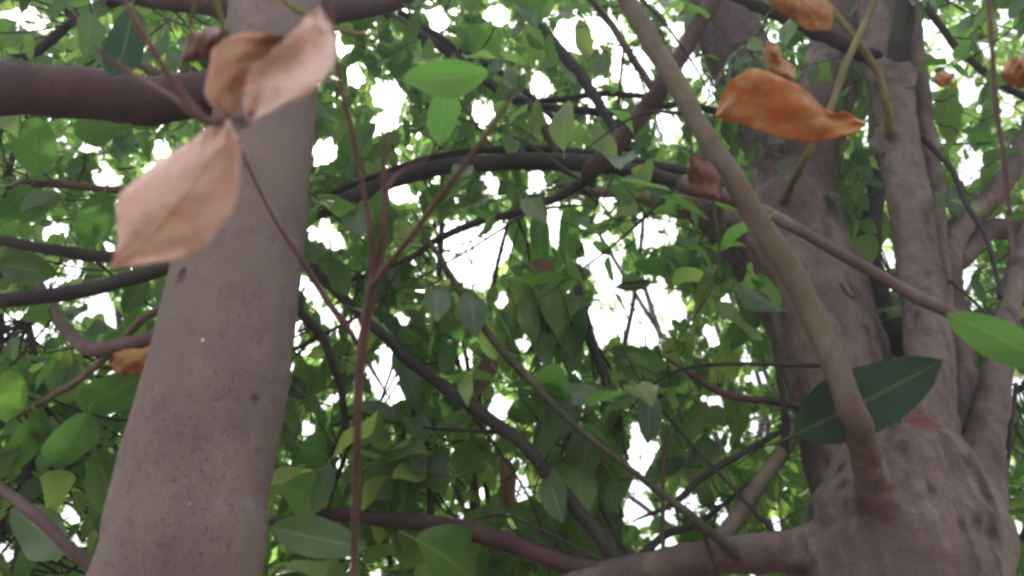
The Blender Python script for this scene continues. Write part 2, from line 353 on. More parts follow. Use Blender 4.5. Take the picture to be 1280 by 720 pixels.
# ------------------------------------------------------------------ right tree (stems fused into one skin)
B = empty('tree', ground_xy(1132, 800, 1.3))
tag(B, 'right tree with a thick knotted base splitting into several grey stems', 'tree', 'broadleaf trees of the grove')
q = at(1132, 800, 1.3)
def fused(specs, extra, name, mat, parent, voxel):
    V = []; F = []; off = 0
    for i, s in enumerate(specs):
        pth = px_path(s, 6) if i not in extra else catmull(extra[i] + [(*at(a, b_, Y), r*depth(at(a, b_, Y))/FPX) for a, b_, Y, r in s], 6)
        LIMBS.setdefault(parent.name, []).append(pth)
        v, f = tube_geo(pth, 20, .05, seed=50+i, base=off); V.append(v); F += f; off += len(v)
    me = bpy.data.meshes.new(name); me.from_pydata(np.concatenate(V).tolist(), [], F); me.update()
    o = link(name, me, mat, parent)
    r = o.modifiers.new('remesh', 'REMESH'); r.mode = 'VOXEL'; r.voxel_size = voxel; r.use_smooth_shade = True
    s = o.modifiers.new('smooth', 'SMOOTH'); s.factor = .5; s.iterations = 5
    for nm, sc, st in (('broad', .07, .010), ('fine', .018, .005)):
        t = bpy.data.textures.new(nm, 'CLOUDS'); t.noise_scale = sc; t.noise_depth = 2
        d = o.modifiers.new(nm, 'DISPLACE'); d.texture = t; d.strength = st; d.texture_coords = 'GLOBAL'; d.mid_level = .5
    return o
stems = [
 [(1132, 800, 1.3, 128), (1132, 720, 1.3, 122), (1134, 650, 1.3, 112), (1138, 600, 1.29, 92), (1146, 555, 1.28, 66)],
 [(1100, 720, 1.42, 74), (1078, 600, 1.42, 66), (1062, 530, 1.42, 65), (1041, 443, 1.42, 66), (1008, 353, 1.44, 67), (992, 290, 1.45, 60), (1000, 230, 1.46, 45), (1022, 150, 1.48, 38), (1050, 60, 1.5, 37), (1070, -40, 1.52, 36), (1085, -160, 1.55, 30)],
 [(990, 280, 1.45, 40), (978, 210, 1.47, 38), (950, 130, 1.5, 38), (915, 50, 1.52, 40), (880, -20, 1.54, 38), (840, -120, 1.56, 32)],
 [(1150, 640, 1.26, 60), (1158, 560, 1.25, 38), (1162, 500, 1.25, 31), (1160, 430, 1.26, 28), (1150, 350, 1.27, 25), (1136, 250, 1.27, 25), (1121, 160, 1.27, 26), (1106, 60, 1.28, 26), (1094, -30, 1.29, 24), (1080, -150, 1.3, 20)],
 [(1165, 600, 1.3, 30), (1178, 520, 1.3, 19), (1178, 440, 1.3, 15), (1176, 340, 1.3, 12), (1168, 240, 1.31, 12), (1157, 150, 1.33, 11), (1145, 60, 1.36, 10), (1135, -60, 1.4, 9)],
 [(1180, 680, 1.34, 50), (1203, 570, 1.35, 22), (1205, 490, 1.36, 16), (1197, 400, 1.37, 14), (1188, 330, 1.38, 13), (1200, 285, 1.38, 15), (1230, 258, 1.38, 14), (1257, 225, 1.39, 13), (1280, 180, 1.4, 12), (1320, 100, 1.42, 11)],
 [(1195, 740, 1.3, 62), (1212, 650, 1.3, 44), (1226, 570, 1.3, 27), (1242, 500, 1.31, 21), (1250, 450, 1.33, 17), (1262, 380, 1.36, 15), (1285, 300, 1.4, 13), (1320, 220, 1.45, 11)],
 [(1000, 360, 1.44, 48), (945, 312, 1.41, 38), (905, 280, 1.4, 26), (872, 262, 1.39, 17)],
 [(1125, 720, 1.27, 60), (1108, 650, 1.2, 36), (1094, 605, 1.145, 25), (1084, 572, 1.105, 19.5), (1078, 552, 1.085, 16)],
 [(1100, 680, 1.3, 60), (1030, 683, 1.27, 33), (980, 690, 1.26, 26), (910, 695, 1.26, 24), (850, 703, 1.27, 22), (780, 716, 1.29, 19), (700, 738, 1.32, 17), (600, 770, 1.38, 14)],
]
ex = {0: [(q.x+.05, 1.32, -.1, .27), (q.x+.04, 1.31, .3, .20), (q.x+.02, 1.3, .9, .175)]}
trunkB = fused(stems, ex, 'trunk', None, B, .006)
brB = [
 # long near shoot crossing in front of the stems
 ([(1088, 585, 1.13, 19), (1080, 558, 1.085, 18), (1066, 515, 1.04, 17), (1046, 465, 1.03, 16.5), (1020, 405, 1.03, 16), (996, 353, 1.01, 15.5), (955, 287, .99, 15), (909, 212, .97, 14), (875, 160, .96, 13), (840, 97, .95, 12.5), (800, 30, .94, 12), (770, -30, .93, 11), (730, -120, .92, 10)], 'olive', 14),
 # arching branch
 ([(1380, 478, 1.05, 12), (1280, 437, 1.06, 10.5), (1200, 398, 1.08, 8.5), (1128, 360, 1.09, 7.5), (1034, 308, 1.12, 7), (960, 268, 1.16, 9), (905, 245, 1.2, 9.5), (850, 229, 1.24, 10)], 'pinktwig', 10),
 ([(850, 228, 1.24, 11), (800, 215, 1.27, 11), (750, 206, 1.3, 11), (680, 201, 1.33, 11), (611, 203, 1.36, 10.5), (552, 209, 1.38, 10.5), (490, 226, 1.4, 10), (430, 252, 1.42, 10), (385, 270, 1.44, 10), (320, 300, 1.5, 9)], 'dark', 12),
 ([(905, 240, 1.3, 8), (860, 216, 1.32, 6), (767, 196, 1.36, 5), (663, 186, 1.38, 5), (559, 194, 1.42, 5), (470, 220, 1.46, 4.5), (395, 250, 1.5, 4)], 'dark', 8),
 # reddish limb leaning up to the right from the arch
 ([(733, 226, 1.27, 8), (745, 208, 1.22, 12), (778, 172, 1.17, 12), (812, 130, 1.12, 11.5), (835, 97, 1.08, 11), (862, 50, 1.06, 10), (895, -5, 1.03, 10), (950, -90, 1.0, 9)], 'maroon', 12),
 ([(740, 222, 1.28, 7), (700, 245, 1.32, 5.5), (650, 264, 1.36, 5.5), (600, 277, 1.4, 5), (548, 298, 1.44, 4.5), (500, 330, 1.5, 4), (440, 350, 1.55, 3)], 'dark', 8),
 ([(700, 200, 1.36, 5), (663, 132, 1.4, 5), (628, 118, 1.42, 5.5), (590, 86, 1.44, 6), (545, 55, 1.46, 6), (482, 18, 1.5, 5), (430, -20, 1.55, 4)], 'dark', 8),
 ([(700, 155, 1.45, 4), (640, 100, 1.48, 4), (590, 72, 1.5, 5), (540, 40, 1.5, 4.5), (500, 15, 1.5, 4)], 'dark', 8),
 ([(785, 185, 1.34, 6), (765, 155, 1.38, 6.5), (738, 112, 1.4, 7), (700, 62, 1.43, 7), (668, 25, 1.46, 6), (640, -20, 1.5, 6)], 'dark', 8),
 ([(655, 130, 1.4, 4), (720, 138, 1.42, 5), (790, 140, 1.45, 5), (850, 130, 1.48, 4), (900, 140, 1.5, 5)], 'dark', 8),
 ([(640, 128, 1.42, 3), (700, 124, 1.5, 4), (760, 118, 1.55, 4), (830, 122, 1.6, 3)], 'dark', 8),
 ([(720, -20, 1.3, 5), (755, 20, 1.32, 5), (790, 70, 1.34, 5), (815, 110, 1.36, 5)], 'pinktwig', 8),
 # lower branches
 ([(770, 712, 1.3, 15), (715, 708, 1.32, 13), (663, 686, 1.34, 13), (611, 670, 1.36, 12.5), (541, 655, 1.38, 11), (472, 647, 1.4, 9.5), (420, 643, 1.42, 8.5), (340, 655, 1.48, 7)], 'maroon', 12),
 ([(790, 716, 1.3, 13), (764, 692, 1.3, 10), (715, 626, 1.3, 9), (663, 567, 1.3, 9), (628, 536, 1.3, 8.5), (559, 485, 1.3, 8), (510, 450, 1.31, 7.5), (465, 405, 1.32, 7), (420, 363, 1.34, 6.5), (385, 330, 1.36, 6), (340, 280, 1.4, 5)], 'dark', 10),
 ([(928, 703, 1.25, 6), (908, 684, 1.22, 6), (860, 643, 1.2, 6), (802, 598, 1.2, 4.5), (750, 557, 1.2, 4.5), (698, 512, 1.2, 5), (655, 466, 1.21, 5), (607, 412, 1.22, 5), (569, 353, 1.24, 4.5), (538, 304, 1.26, 3), (515, 262, 1.3, 1)], 'darkolive', 8),
 ([(895, 680, 1.28, 12), (909, 664, 1.29, 11), (944, 612, 1.33, 10.5), (979, 560, 1.38, 10), (990, 530, 1.42, 9)], 'olive', 10),
 ([(790, 652, 1.4, 1), (840, 630, 1.38, 4), (880, 595, 1.37, 5), (930, 565, 1.38, 5), (965, 545, 1.39, 4), (985, 532, 1.42, 2)], 'dark', 8),
 ([(790, 700, 1.3, 4), (767, 664, 1.4, 4), (726, 581, 1.45, 3.5), (708, 536, 1.5, 3), (690, 480, 1.55, 2.5)], 'dark', 8),
 ([(782, 712, 1.31, 7), (830, 670, 1.4, 5), (880, 650, 1.45, 4), (940, 600, 1.5, 1)], 'dark', 8),
 ([(776, 540, 1.45, 2), (772, 522, 1.45, 8), (764, 498, 1.46, 6.5), (753, 460, 1.47, 6), (739, 427, 1.48, 6), (729, 388, 1.5, 5.5), (715, 340, 1.55, 5)], 'dark', 8),
 ([(540, 655, 1.4, 5), (535, 592, 1.44, 4.5), (521, 536, 1.48, 5), (503, 470, 1.52, 4), (497, 430, 1.55, 4)], 'dark', 8),
 ([(1000, 508, 1.38, 5), (968, 503, 1.36, 4.5), (909, 494, 1.35, 4.5), (868, 470, 1.36, 4), (820, 440, 1.4, 1)], 'maroon', 8),
 ([(981, 575, 1.375, 7), (982, 520, 1.34, 5), (975, 470, 1.33, 4), (968, 430, 1.34, 3)], 'dark', 8),
 ([(872, 262, 1.39, 17), (830, 254, 1.4, 11), (790, 244, 1.41, 8), (735, 238, 1.42, 7), (700, 232, 1.45, 4)], 'tan', 10),
 ([(1110, 140, 1.285, 10), (1118, 95, 1.25, 13), (1124, 60, 1.22, 14), (1132, 0, 1.18, 13), (1142, -80, 1.12, 11)], 'dark', 12),
 ([(1116, 100, 1.30, 10), (1098, 76, 1.26, 11), (1062, 59, 1.2, 9), (1020, 40, 1.17, 8.5), (979, 21, 1.15, 8), (923, -2, 1.12, 7), (870, -30, 1.1, 6)], 'dark', 10),
 ([(1114, 172, 1.25, 6), (1108, 130, 1.18, 4.5), (1097, 90, 1.15, 4.5), (1066, 45, 1.12, 4.5), (1031, 0, 1.1, 4), (1000, -50, 1.08, 4)], 'greentwig', 8),
 ([(970, 272, 1.42, 6), (982, 248, 1.34, 5.5), (998, 215, 1.22, 5), (1017, 177, 1.15, 5), (1038, 135, 1.13, 5), (1062, 70, 1.11, 4.5), (1097, -5, 1.1, 4)], 'greentwig', 8),
 ([(1250, 372, 1.2, 3.5), (1246, 345, 1.2, 3), (1232, 294, 1.22, 3.5), (1208, 255, 1.23, 3.5), (1187, 208, 1.24, 3.5), (1139, 156, 1.26, 4)], 'dark', 8),
 ([(1150, -20, 1.3, 4), (1160, 7, 1.3, 4.5), (1190, 52, 1.32, 4.5), (1220, 82, 1.33, 4.5), (1250, 104, 1.34, 4.5), (1300, 130, 1.36, 4)], 'dark', 8),
 ([(1190, 330, 1.4, 14), (1240, 290, 1.45, 13), (1290, 285, 1.5, 12), (1350, 270, 1.55, 10)], 'pinktwig', 10),
 ([(1130, 430, 1.5, 20), (1100, 385, 1.55, 20), (1085, 330, 1.6, 18), (1090, 270, 1.7, 12), (1105, 180, 1.8, 9)], 'dark', 12),
 ([(1262, 720, 1.4, 4), (1252, 650, 1.45, 4), (1262, 560, 1.5, 3), (1270, 480, 1.55, 3)], 'dark', 8),
]
for sp_, mt, sg in brB: branch(B, sp_, M[mt], seg=sg, wob=.05 if sg > 11 else .09, kink=.12 if sg > 11 else .2)

rt = random.Random(31)
for k in range(34):    # fine crossing twigs, each leaving a larger limb
    lim = LIMBS[B.name][rt.choice([9, 10, 11, 12, 13, 14, 15, 16, 17, 18, 21, 22, 23, 24]) % len(LIMBS[B.name])]; a = lim[rt.randrange(len(lim))]
    p0 = Vector(a[:3]); dr = Vector((rt.uniform(-1, 1), rt.uniform(-.1, 1), rt.uniform(-.8, .9))).normalized()*rt.uniform(.25, .6)
    p1 = p0+dr*.5+Vector((rt.uniform(-.06, .06), rt.uniform(-.05, .05), rt.uniform(-.03, .06))); p2 = p0+dr
    branch(B, None, M[rt.choice(['dark', 'dark', 'darkolive', 'maroon'])], 'twig', seg=6, wob=.12, path=catmull([(*p0, min(.004, a[3]*.6)), (*p1, .0026), (*p2, .0007)], 7))
# marks and painted shade on the bark lie where the sighted line meets the skin of the trunk
from mathutils.bvhtree import BVHTree
def skin(o):
    bpy.context.view_layer.update(); dg = bpy.context.evaluated_depsgraph_get()
    return BVHTree.FromObject(o, dg), o.matrix_world.copy()
def mark(bv, px, py):
    u = (px-640)/FPX; v = (360-py)/FPX; d = Vector((u, cp-v*sp, sp+v*cp)).normalized()
    mw = bv[1]; h = bv[0].ray_cast(mw.inverted() @ CAM, d)
    return (mw @ h[0], h[1]) if h[0] else (at(px, py, 1.2), -d)
sa = skin(trunkA); sb = skin(trunkB)
def spots(bv, rows): return [(tuple(mark(bv, x, y)[0]), r*depth(mark(bv, x, y)[0])/FPX, c, k) for x, y, r, c, k in rows]
KNOT_SHADE = (.03, .018, .018)
M['barkA'] = bark('pink_grey_bark', (.172, .129, .114), (.135, .099, .089), (.212, .165, .142), speck=.8, moss=(.155, .122, .1), bump=.8, soft=True, spots=spots(sa, [
    (318, 497, 7, KNOT_SHADE, .9), (228, 343, 9, KNOT_SHADE, .85), (247, 92, 13, KNOT_SHADE, .9), (300, 152, 12, KNOT_SHADE, .8), (253, 425, 2.2, (.55, .5, .45), .9), (252, 588, 5, (.07, .04, .04), .8),
    (205, 682, 9, (.1, .06, .06), .6), (237, 630, 1.2, (.5, .46, .4), .9), (262, 570, 4, (.09, .06, .05), .5), (218, 600, 3, (.07, .05, .04), .6), (290, 640, 4, (.1, .06, .06), .5), (340, 300, 3, KNOT_SHADE, .5)]))
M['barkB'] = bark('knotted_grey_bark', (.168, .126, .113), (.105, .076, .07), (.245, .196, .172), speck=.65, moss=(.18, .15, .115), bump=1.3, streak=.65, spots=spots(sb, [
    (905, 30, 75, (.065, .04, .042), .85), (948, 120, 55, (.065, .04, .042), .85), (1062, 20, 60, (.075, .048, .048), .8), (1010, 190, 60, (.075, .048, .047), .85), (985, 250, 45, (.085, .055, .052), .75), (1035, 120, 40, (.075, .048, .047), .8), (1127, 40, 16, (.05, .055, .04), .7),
    (1152, 530, 18, (.17, .04, .03), .9), (1163, 610, 7, KNOT_SHADE, .85), (1202, 655, 6, KNOT_SHADE, .8), (1066, 363, 9, (.05, .02, .025), .85), (1084, 413, 5, (.05, .02, .02), .8), (960, 377, 9, KNOT_SHADE, .7), (1145, 395, 7, KNOT_SHADE, .85),
    (1114, 173, 9, KNOT_SHADE, .9), (1222, 585, 12, KNOT_SHADE, .9), (1232, 615, 15, KNOT_SHADE, .9), (1225, 650, 10, KNOT_SHADE, .85), (1243, 665, 12, KNOT_SHADE, .85), (1248, 700, 9, KNOT_SHADE, .7), (1050, 585, 9, KNOT_SHADE, .9), (1054, 605, 8, KNOT_SHADE, .9), (1056, 630, 6, KNOT_SHADE, .8), (1035, 575, 7, KNOT_SHADE, .7),  # those between shoot and left stem paint the crevice's shadow
    (895, 268, 14, KNOT_SHADE, .85), (925, 300, 10, (.08, .05, .055), .7), (1100, 640, 16, (.11, .05, .05), .6), (1030, 650, 12, (.07, .045, .045), .6), (940, 695, 55, (.085, .06, .062), .75), (850, 705, 45, (.085, .06, .062), .75), (780, 714, 35, (.085, .06, .062), .75), (1100, 690, 75, (.09, .065, .063), .7), (1180, 715, 50, (.11, .078, .074), .5), (1160, 340, 5, KNOT_SHADE, .6), (1166, 300, 5, KNOT_SHADE, .7), (1168, 260, 4, KNOT_SHADE, .7),  # broad dark spots low on the trunk paint its shade in
    (1128, 560, 9, (.06, .04, .04), .7), (1204, 540, 7, KNOT_SHADE, .8), (1208, 575, 8, KNOT_SHADE, .85), (1180, 700, 9, (.09, .06, .05), .5)]))
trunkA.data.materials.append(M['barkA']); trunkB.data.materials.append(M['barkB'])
def knot(parent, bv, px, py, rp_, mat, lift=.15):
    """raised collar round an old branch scar"""
    p, nrm = mark(bv, px, py); r = rp_*depth(p)/FPX; z = nrm.normalized(); x = z.orthogonal().normalized(); y = z.cross(x); V = []; F = []; a_, b_ = 14, 6
    g = random.Random(int(px))
    wob = [g.uniform(.8, 1.2) for _ in range(a_)]; prof = [(1.9, -.12), (1.4, .02), (1.05, .16), (.75, .12), (.45, -.02)]
    for rr, h in prof:
        for k in range(a_):
            t = k*2*math.pi/a_; V.append(tuple(p+(x*math.cos(t)+y*math.sin(t)*1.15)*r*rr*wob[k]+z*r*h*g.uniform(.7, 1.3)))
    V.append(tuple(p-z*r*.04)); c0 = len(V)-1
    for q in range(len(prof)-1):
        for k in range(a_): F.append((q*a_+k, q*a_+(k+1) % a_, (q+1)*a_+(k+1) % a_, (q+1)*a_+k))
    for k in range(a_): F.append(((len(prof)-1)*a_+k, (len(prof)-1)*a_+(k+1) % a_, c0))
    me = bpy.data.meshes.new('knot'); me.from_pydata(V, [], F); link('knot', me, mat, parent)
for x, y, r in ((318, 497, 5), (228, 343, 9), (247, 92, 12)): knot(A, sa, x, y, r, M['barkA'])
for x, y, r in ((1066, 363, 8), (1145, 395, 7), (1114, 173, 11), (1117, 90, 14), (1163, 610, 6), (1152, 528, 10), (960, 377, 9), (1202, 655, 6), (1084, 413, 5)): knot(B, sb, x, y, r, M['barkB'])

# ------------------------------------------------------------------ trees of the grove behind
def back_tree(px, Y, label, zfork, r0, ends, mat='dark'):
    b0 = at(px, 700, Y); T = empty('tree', (b0.x, Y, 0)); tag(T, label, 'tree', 'broadleaf trees of the grove')
    x = b0.x
    branch(T, None, M['barkfar'], 'trunk', seg=16, wob=.04, path=catmull([(x, Y, -.1, r0*1.6), (x+.02, Y, .3, r0*1.1), (x-.03, Y, 1.0, r0), (x, Y, zfork, r0*.85), (x+.02, Y, zfork+.12, r0*.5)], 6))
    for i, (ex_, ey, eY, rr) in enumerate(ends):
        e = at(ex_, ey, eY); s = Vector((x, Y, zfork-.05))
        m1 = s.lerp(e, .33)+Vector((random.uniform(-.25, .25), random.uniform(-.2, .2), -.02+random.uniform(-.1, .1)))
        m2 = s.lerp(e, .68)+Vector((random.uniform(-.28, .28), random.uniform(-.25, .25), random.uniform(-.18, .22)))
        branch(T, None, M[mat], seg=8, path=catmull([(*s, rr*1.5), (*m1, rr), (*m2, rr*.75), (*e, rr*.3)], 9))
    return T
def fan(x0, x1, y0, y1, Y0, Y1, n, r):
    return [(random.uniform(x0, x1), random.uniform(y0, y1), random.uniform(Y0, Y1), random.uniform(r*.5, r)) for _ in range(n)]
C = back_tree(600, 2.6, 'slender tree in the middle distance whose dark branches fan out between the two front trunks', 1.75, .07, fan(420, 900, -60, 500, 2.0, 3.3, 8, .016))
D = back_tree(60, 2.4, 'leafy tree behind the left trunk, filling the lower left corner', 1.7, .06, fan(-200, 420, -80, 500, 1.8, 3.2, 8, .016))
E = back_tree(1200, 2.7, 'leafy tree behind the knotted right trunk, filling the right edge', 1.8, .07, fan(860, 1450, -80, 500, 2.0, 3.4, 8, .017))
F_ = back_tree(350, 5.2, 'distant pale green tree seen through the leaves left of centre', 2.5, .12, fan(-200, 640, -150, 640, 4.2, 6.4, 14, .03))
G_ = back_tree(980, 5.6, 'distant pale green tree seen through the leaves right of centre', 2.6, .13, fan(640, 1500, -150, 640, 4.4, 6.8, 14, .03))

# ------------------------------------------------------------------ openings in the canopy where the sky shows
GAPS = np.array([(590,312,40,26),(597,338,14,22),(569,311,24,26),(623,301,12,16),(693,280,7,22),(649,280,6,12),(758,322,16,26),(760,355,16,16),(819,292,24,14),(802,395,28,28),(836,391,16,16),
 (751,408,13,20),(444,412,8,8),(479,466,12,28),(583,448,9,9),(628,374,8,7),(486,120,20,15),(477,153,16,9),(462,160,9,7),(604,139,14,13),(547,24,11,13),(621,19,16,10),(715,45,24,22),(740,38,18,14),(762,40,20,18),(788,80,24,22),
 (798,104,20,14),(675,109,13,16),(682,147,7,7),(746,128,11,9),(672,226,9,14),(614,232,12,9),(446,94,11,13),(837,160,14,20),(503,243,12,9),(28,17,18,12),(45,28,14,8),(187,215,7,8),(130,226,12,8),(201,187,8,10),
 (406,191,15,13),(420,57,6,7),(1156,118,13,20),(864,83,12,14),(960,49,6,8),(1211,115,13,12),(1258,132,10,8),(1218,198,8,11),(1210,220,14,10),(847,38,8,10),(1166,31,7,8),(887,115,6,13),
 (62,355,10,10),(92,339,9,14),(43,414,13,13),(3,412,8,10),(123,379,14,10),(142,398,10,10),(135,310,8,6),(69,290,14,14),(21,396,8,6),(398,369,7,7),(368,412,7,12),(375,353,7,7),(406,287,11,7),(420,306,9,7),(410,395,9,10),
 (1114,323,8,8),(1205,325,16,22),(1201,356,13,14),(843,381,8,16),(887,424,6,7),(948,471,10,8),(934,447,6,8),(911,374,9,7),(7,694,9,8),(87,645,10,8),(418,498,6,6),(385,536,6,6),(425,585,6,6),(481,484,14,16),(495,498,9,7),
 (625,508,14,12),(573,562,8,8),(607,555,6,5),(653,612,12,10),(576,651,8,7),(604,616,5,6),(805,567,17,20),(795,604,12,13),(798,642,19,17),(555,683,5,5),(795,536,8,7),(833,678,13,9),(854,624,9,10),(837,643,8,8),(698,588,5,7),
 (902,555,8,11),(902,640,13,14),(968,654,10,10),(895,503,12,7),(951,536,15,10),(1269,487,11,10),(861,630,13,10),(993,713,10,8),(944,716,10,6),(1276,664,6,10),(1257,577,8,10),(470,720,6,8),(436,700,5,9),(75,660,6,5),(250,30,1,1),
 (1070,262,6,8),(1098,620,1,1),(1226,380,1,1),(700,705,1,1),(760,250,8,6),(520,330,1,1),(655,430,5,5),(500,400,5,8),(1185,62,6,5),(1235,60,8,7),(1255,20,6,6)], float)
GAPS[:14, 2:] *= 1.2
def gap_keep(px, py, grow, soft=0):
    keep = np.ones(px.shape, bool)
    for x, y, a, b_ in GAPS:
        e = ((px-x)/(a*1.0+grow))**2+((py-y)/(b_*1.0+grow))**2; keep &= e > 1
    return keep
def norm(a): return a/(np.linalg.norm(a, axis=-1, keepdims=True)+1e-9)
def sprigs(n, x0, x1, y0, y1, Y0, Y1, K, size, seed, power=1.0):
    r = np.random.default_rng(seed)
    px = r.uniform(x0, x1, n); py = r.uniform(y0, y1, n); Y = Y0+(Y1-Y0)*r.uniform(0, 1, n)**power
    # clump: drop sprigs where a slow noise is low
    ph = r.uniform(0, 6.3, 6); cl = np.sin(px*.011+ph[0])+np.sin(py*.013+ph[1])+np.sin((px+py)*.008+ph[2])+np.sin(Y*5+px*.006+ph[3])
    k0 = cl > r.uniform(-3.2, -.2, n); px, py, Y = px[k0], py[k0], Y[k0]; n = len(px)
    O = ad_np(px, py, Y*1.15)
    d = norm(np.stack([r.normal(0, 1, n), r.normal(0, 1, n), r.normal(-.15, .55, n)], -1))
    L = r.uniform(.12, .26, n)
    t = (np.arange(K)[None]+.6+r.uniform(-.25, .25, (n, K)))/K
    sag = np.array([0, 0, -1.0])
    base = O[:, None]+d[:, None]*(L[:, None]*t)[..., None]+sag*(L[:, None]*t**2*.3)[..., None]
    ref = norm(np.cross(d, r.normal(0, 1, (n, 3)))); bi = np.cross(d, ref)
    an = np.arange(K)[None]*2.4+r.uniform(-.4, .4, (n, K))
    lat = ref[:, None]*np.cos(an)[..., None]+bi[:, None]*np.sin(an)[..., None]
    droop = r.uniform(.1, 1.3, (n, 1, 1))*np.ones((n, K, 1))+r.normal(0, .3, (n, K, 1))
    ax = norm(.5*d[:, None]+.75*lat+droop*sag+r.normal(0, .15, (n, K, 3)))
    nr = np.array([0, -.35, .75])+r.normal(0, .55, (n, K, 3)); nr = norm(nr-ax*np.sum(nr*ax, -1, keepdims=True))
    sz = size*r.uniform(.6, 1.25, (n, K))*r.uniform(.85, 1.15, (n, 1))
    # keep leaves that leave the sky openings free
    keep = np.ones((n, K), bool)
    for f in (.15, .4, .65, .95):
        qx, qy, z = proj_np(base+ax*(sz*f)[..., None]); w = sz*.12*FPX/z*(1 if .3 < f < .7 else .4)
        for x, y, a, b_ in GAPS:
            keep &= ((qx-x)/(a+w))**2+((qy-y)/(b_+w))**2 > .95
    tw = (O, d, L)
    return base, ax, nr, sz, keep, tw
def twig_geo(paths, seg=3):
    V = []; F = []; off = 0
    for p in paths:
        v, f = tube_geo(p, seg, 0, 1, off); V.append(v); F += f; off += len(v)
    return np.concatenate(V).tolist(), F
def sprig_path(O, d, L, r=.0014):
    ts = np.linspace(0, 1, 4); return np.array([(*(O+d*L*t+np.array([0, 0, -1])*L*t*t*.3), r*(1.2-.7*t)) for t in ts])
def connector(O, limbs, r):
    pts = limbs[np.random.default_rng(int(abs(O[0]*1e5))%9973).random(len(limbs)) < .3]; dd = np.linalg.norm(pts[:, :3]-O, axis=1); i = int(np.argmin(dd)); a = pts[i]
    if dd[i] > .7: return None
    b_ = O; mid = (a[:3]+b_)/2+np.array([random.uniform(-.1, .1)*dd[i], random.uniform(-.1, .1)*dd[i], -.12*dd[i]])
    r0 = min(a[3]*.6, r*(1+dd[i]*2)); return catmull([(*a[:3], r0), (*mid, (r0+r)/2), (*b_, r*.8)], 4)

def clothe(T, layers, cfrac=1.0, budget=290, mat='leaf', twigobj=40, seed=1, lo=False, connect=True, barkm='dark', pale=.2):
    bs = [sprigs(*la, seed=seed*10+i) for i, la in enumerate(layers)]
    for b in bs: b[4][:] |= np.random.default_rng(seed+5).random(b[4].shape) < .015
    base = np.concatenate([b[0][b[4]] for b in bs]); ax = np.concatenate([b[1][b[4]] for b in bs]); nr = np.concatenate([b[2][b[4]] for b in bs]); sz = np.concatenate([b[3][b[4]] for b in bs])
    O = np.concatenate([b[5][0] for b in bs]); d = np.concatenate([b[5][1] for b in bs]); L = np.concatenate([b[5][2] for b in bs])
    has = np.concatenate([b[4].sum(1) > 1 for b in bs]); O, d, L = O[has], d[has], L[has]
    qx, qy, z = proj_np(base+ax*(sz*.5)[:, None]); inside = (qx > 5) & (qx < 1275) & (qy > 5) & (qy < 715)
    score = np.where(inside, sz/z, 0); order = np.argsort(-score); near = order[:budget]; rest = order[budget:]
    r = np.random.default_rng(seed+99)
    for i in near:
        k = mat if r.random() > pale else ('leaf_pale' if mat == 'leaf' else 'leaf')
        leaf_obj(T, HIM[k][r.integers(len(HI))], base[i], ax[i], nr[i], float(sz[i]))
    tpl = LO if lo else HI; kk = r.integers(0, 100, len(base)); pl = r.random(len(base)) < pale
    for nm, sel, mm in (('foliage', ~pl, mat), ('foliage', pl, 'leaf_pale' if mat == 'leaf' else 'leaf')):
        ids = rest[sel[rest]]
        if len(ids): join_leaves(nm, tpl, base[ids], ax[ids], nr[ids], sz[ids], M[mm], T, kk[ids])
    limbs = np.concatenate(LIMBS[T.name]) if connect else None
    _, _, zz = proj_np(O); oo = np.argsort(zz); paths = []
    for j, i in enumerate(oo):
        pth = sprig_path(O[i], d[i], L[i])
        if j < twigobj:
            me = bpy.data.meshes.new('twig'); v, f = tube_geo(pth, 5, 0, 1); me.from_pydata(v.tolist(), [], f); link('twig', me, M['greentwig' if j % 3 else barkm], T)
        else: paths.append(pth)
        if connect and r.random() < cfrac:
            c_ = connector(O[i], limbs, .0018)
            if c_ is not None: paths.append(c_)
    if paths:
        v, f = twig_geo(paths); me = bpy.data.meshes.new('twigs'); me.from_pydata(v, [], f); o = link('twigs', me, M[barkm], T); o['kind'] = 'stuff'

#          n, x0, x1, y0, y1, Y0, Y1, K, size
clothe(A, [(300, -250, 420, -150, 800, 1.3, 2.0, 7, .10), (60, -250, 210, 400, 850, 1.25, 1.7, 7, .10)], seed=1, twigobj=40)
clothe(B, [(150, 400, 900, 230, 740, 1.3, 1.75, 6, .135), (380, 370, 1000, -150, 800, 1.6, 2.3, 7, .10), (230, 1030, 1500, -150, 760, 1.6, 2.3, 7, .10)], seed=2, twigobj=40)
clothe(C, cfrac=.22, layers=[(1900, 330, 980, -180, 820, 2.2, 4.0, 8, .10)], seed=3, twigobj=20, pale=.45)
clothe(D, cfrac=.22, layers=[(1900, -350, 480, -180, 820, 2.0, 4.0, 8, .10)], seed=4, twigobj=20, pale=.45)
clothe(E, cfrac=.22, layers=[(1900, 860, 1600, -180, 820, 2.2, 4.0, 8, .10)], seed=5, twigobj=20, pale=.45)
clothe(F_, [(6000, -450, 700, -320, 860, 4, 7.5, 8, .115)], seed=6, twigobj=0, lo=True, mat='leaf_pale', pale=.35, connect=False)
clothe(G_, [(6000, 580, 1750, -320, 860, 4, 7.5, 8, .115)], seed=7, twigobj=0, lo=True, mat='leaf_pale', pale=.35, connect=False)

